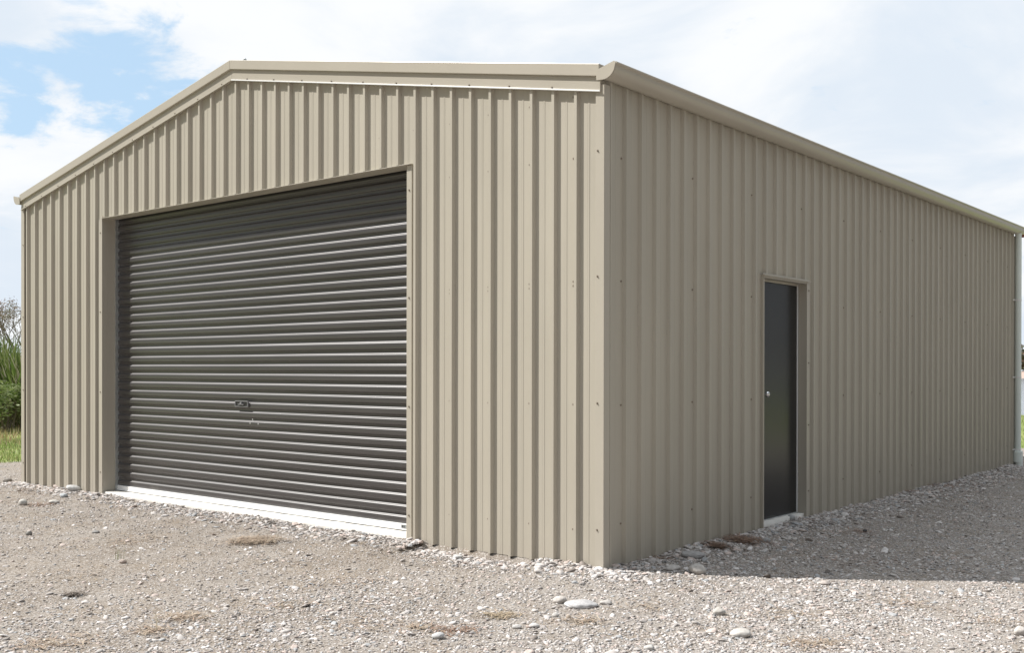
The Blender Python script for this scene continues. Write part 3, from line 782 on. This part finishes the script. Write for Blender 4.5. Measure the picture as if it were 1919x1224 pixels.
# ---------------------------------------------------------------- water + far shore
wm = bpy.data.materials.new('lake_water'); wm.use_nodes = True; nt = wm.node_tree; b_ = nt.nodes['Principled BSDF']
b_.inputs['Base Color'].default_value = (.16,.20,.23,1); b_.inputs['Roughness'].default_value = .12; b_.inputs['IOR'].default_value = 1.33
n_ = nt.nodes.new('ShaderNodeTexNoise'); n_.inputs['Scale'].default_value = 1.5; n_.inputs['Detail'].default_value = 5
g_ = nt.nodes.new('ShaderNodeNewGeometry'); nt.links.new(g_.outputs['Position'], n_.inputs['Vector'])
bp = nt.nodes.new('ShaderNodeBump'); bp.inputs['Strength'].default_value = .4; bp.inputs['Distance'].default_value = .1
nt.links.new(n_.outputs['Fac'], bp.inputs['Height']); nt.links.new(bp.outputs[0], b_.inputs['Normal'])
wv = [(-700, 31.5, -.16), (700, 31.5, -.16), (700, 238, -.16), (-700, 238, -.16)]
tag(mesh_obj('water', wv, [(0,1,2,3)], wm), kind='structure')
V_, F_, C__, off = [], [], [], 0
for i in range(150):
    x = random.uniform(-190, 120); y = random.uniform(258, 285); r = random.uniform(2.6, 4.6); 
    v, f, c = leaves((x, y, 1.2+r*.9), (r*1.1, r, r*random.uniform(.8, 1.15)), 330, .55, [(.10,.10,.045), (.14,.12,.06), (.18,.12,.08), (.09,.11,.04)], 8)
    V_.append(v); F_.append(f+off); C__.append(c); off += len(v)
tag(big_mesh('far_trees', np.concatenate(V_), np.concatenate(F_), np.concatenate(C__), LM, 'leaf_colour', False), 'dark brownish green wood along the far shore of the water', 'trees', kind='stuff')

# ---------------------------------------------------------------- camera
cam = bpy.data.cameras.new('camera'); co = bpy.data.objects.new('camera', cam); COL.objects.link(co); S.camera = co
cam.sensor_width = 36; cam.lens = F/1919*36; cam.shift_y = SH/1919; cam.clip_end = 8000; cam.clip_start = .05
from mathutils import Matrix
rr = Vector((cy_, sy_, 0)); fw = Vector((-sy_, cy_, 0)); up = Vector((0, 0, 1))
fw2 = fw*math.cos(PIT) + up*math.sin(PIT); u2 = -fw*math.sin(PIT) + up*math.cos(PIT)
r3 = rr*math.cos(ROL) + u2*math.sin(ROL); u3 = -rr*math.sin(ROL) + u2*math.cos(ROL)
m3 = Matrix((r3, u3, -fw2)).transposed().to_4x4(); m3.translation = CAM; co.matrix_world = m3

# ---------------------------------------------------------------- light
SUNH = Vector((-.831, -.556)); EL = R(48)
sd_ = Vector((SUNH.x*math.cos(EL), SUNH.y*math.cos(EL), math.sin(EL))).normalized()
su = bpy.data.lights.new('sun', 'SUN'); su.energy = 4.85; su.angle = R(.55); su.color = (1, .962, .91)
so = bpy.data.objects.new('sun', su); COL.objects.link(so); so.rotation_euler = sd_.to_track_quat('Z', 'Y').to_euler()

w = bpy.data.worlds.new('World'); S.world = w; w.use_nodes = True; nt = w.node_tree; N = nt.nodes; K = nt.links
bg = N['Background']; bg.inputs['Strength'].default_value = .10
sky = N.new('ShaderNodeTexSky'); sky.sky_type = 'NISHITA'; sky.sun_disc = False; sky.sun_elevation = EL; sky.sun_rotation = math.atan2(SUNH.x, SUNH.y); sky.air_density = 1.0; sky.dust_density = .6
tc = N.new('ShaderNodeTexCoord')
def M_(op, a, c=None, cl=False):
    n = N.new('ShaderNodeMath'); n.operation = op; n.use_clamp = cl
    for i, s_ in enumerate((a, c)):
        if s_ is None: continue
        if hasattr(s_, 'links'): K.new(s_, n.inputs[i])
        else: n.inputs[i].default_value = s_
    return n.outputs[0]
nrm = N.new('ShaderNodeVectorMath'); nrm.operation = 'NORMALIZE'; K.new(tc.outputs['Generated'], nrm.inputs[0]); D = nrm.outputs[0]
sp = N.new('ShaderNodeSeparateXYZ'); K.new(D, sp.inputs[0])
den = M_('ADD', M_('MAXIMUM', sp.outputs['Z'], 0), .22)
cb = N.new('ShaderNodeCombineXYZ'); K.new(M_('DIVIDE', sp.outputs['X'], den), cb.inputs[0]); K.new(M_('DIVIDE', sp.outputs['Y'], den), cb.inputs[1])
def wn(sc, det, ro, off=(0,0,0), dist=0):
    mp = N.new('ShaderNodeMapping'); mp.inputs['Location'].default_value = off; K.new(cb.outputs[0], mp.inputs['Vector'])
    n = N.new('ShaderNodeTexNoise'); n.inputs['Scale'].default_value = sc; n.inputs['Detail'].default_value = det; n.inputs['Roughness'].default_value = ro; n.inputs['Distortion'].default_value = dist
    K.new(mp.outputs[0], n.inputs['Vector']); return n.outputs['Fac']
def wmr(v, a, c, lo=0, hi=1):
    n = N.new('ShaderNodeMapRange'); n.interpolation_type = 'SMOOTHSTEP'; n.inputs['From Min'].default_value = a; n.inputs['From Max'].default_value = c
    n.inputs['To Min'].default_value = lo; n.inputs['To Max'].default_value = hi; K.new(v, n.inputs['Value']); return n.outputs[0]
def hole(px, py, width):      # a gap in the cloud deck round a direction of the sky
    lat = (px-959.5)/F; h = (702-py)/F
    v = (rr*lat + fw + up*h).normalized()
    dt = N.new('ShaderNodeVectorMath'); dt.operation = 'DISTANCE'; K.new(D, dt.inputs[0]); dt.inputs[1].default_value = v
    return wmr(dt.outputs['Value'], 0, width, 1, 0)
gap = M_('MAXIMUM', M_('MAXIMUM', hole(215, 140, .115), hole(50, 190, .065)), hole(295, 215, .075))
n1 = wn(6.5, 10, .62, (3.1, 1.7, 0), .3)
cl = M_('ADD', n1, M_('ADD', M_('MULTIPLY', gap, -.40), .04))
mask = wmr(cl, .20, .41)
# cloud tone: bright white with faint blue-grey bellies and thin veils
tone = wmr(wn(1.7, 7, .55, (7, 2, 0), .4), .38, .62)
mixc = N.new('ShaderNodeMix'); mixc.data_type = 'RGBA'; K.new(tone, mixc.inputs['Factor'])
mixc.inputs['A'].default_value = (5.75, 6.35, 7.05, 1); mixc.inputs['B'].default_value = (7.35, 7.48, 7.62, 1)
mx = N.new('ShaderNodeMix'); mx.data_type = 'RGBA'; K.new(mask, mx.inputs['Factor'])
veil = N.new('ShaderNodeMix'); veil.data_type = 'RGBA'; veil.inputs['Factor'].default_value = .78; K.new(sky.outputs[0], veil.inputs['A']); veil.inputs['B'].default_value = (4.3, 5.9, 7.5, 1)
dv = N.new('ShaderNodeVectorMath'); dv.operation = 'DOT_PRODUCT'; K.new(D, dv.inputs[0]); dv.inputs[1].default_value = (fw + rr*-.15).normalized()
br = M_('MAXIMUM', wmr(dv.outputs['Value'], .15, .80, .25, 1), wmr(sp.outputs['Z'], .45, .95, .25, 1.45))   # the far side of the sky holds the bright cloud
sc_ = N.new('ShaderNodeVectorMath'); sc_.operation = 'SCALE'; K.new(mixc.outputs['Result'], sc_.inputs[0]); K.new(br, sc_.inputs['Scale'])
K.new(veil.outputs['Result'], mx.inputs['A']); K.new(sc_.outputs[0], mx.inputs['B'])
K.new(mx.outputs['Result'], bg.inputs['Color'])
S.view_settings.view_transform = 'Standard'; S.view_settings.look = 'None'; S.view_settings.gamma = 1; S.view_settings.exposure = .42
S.view_settings.use_curve_mapping = False
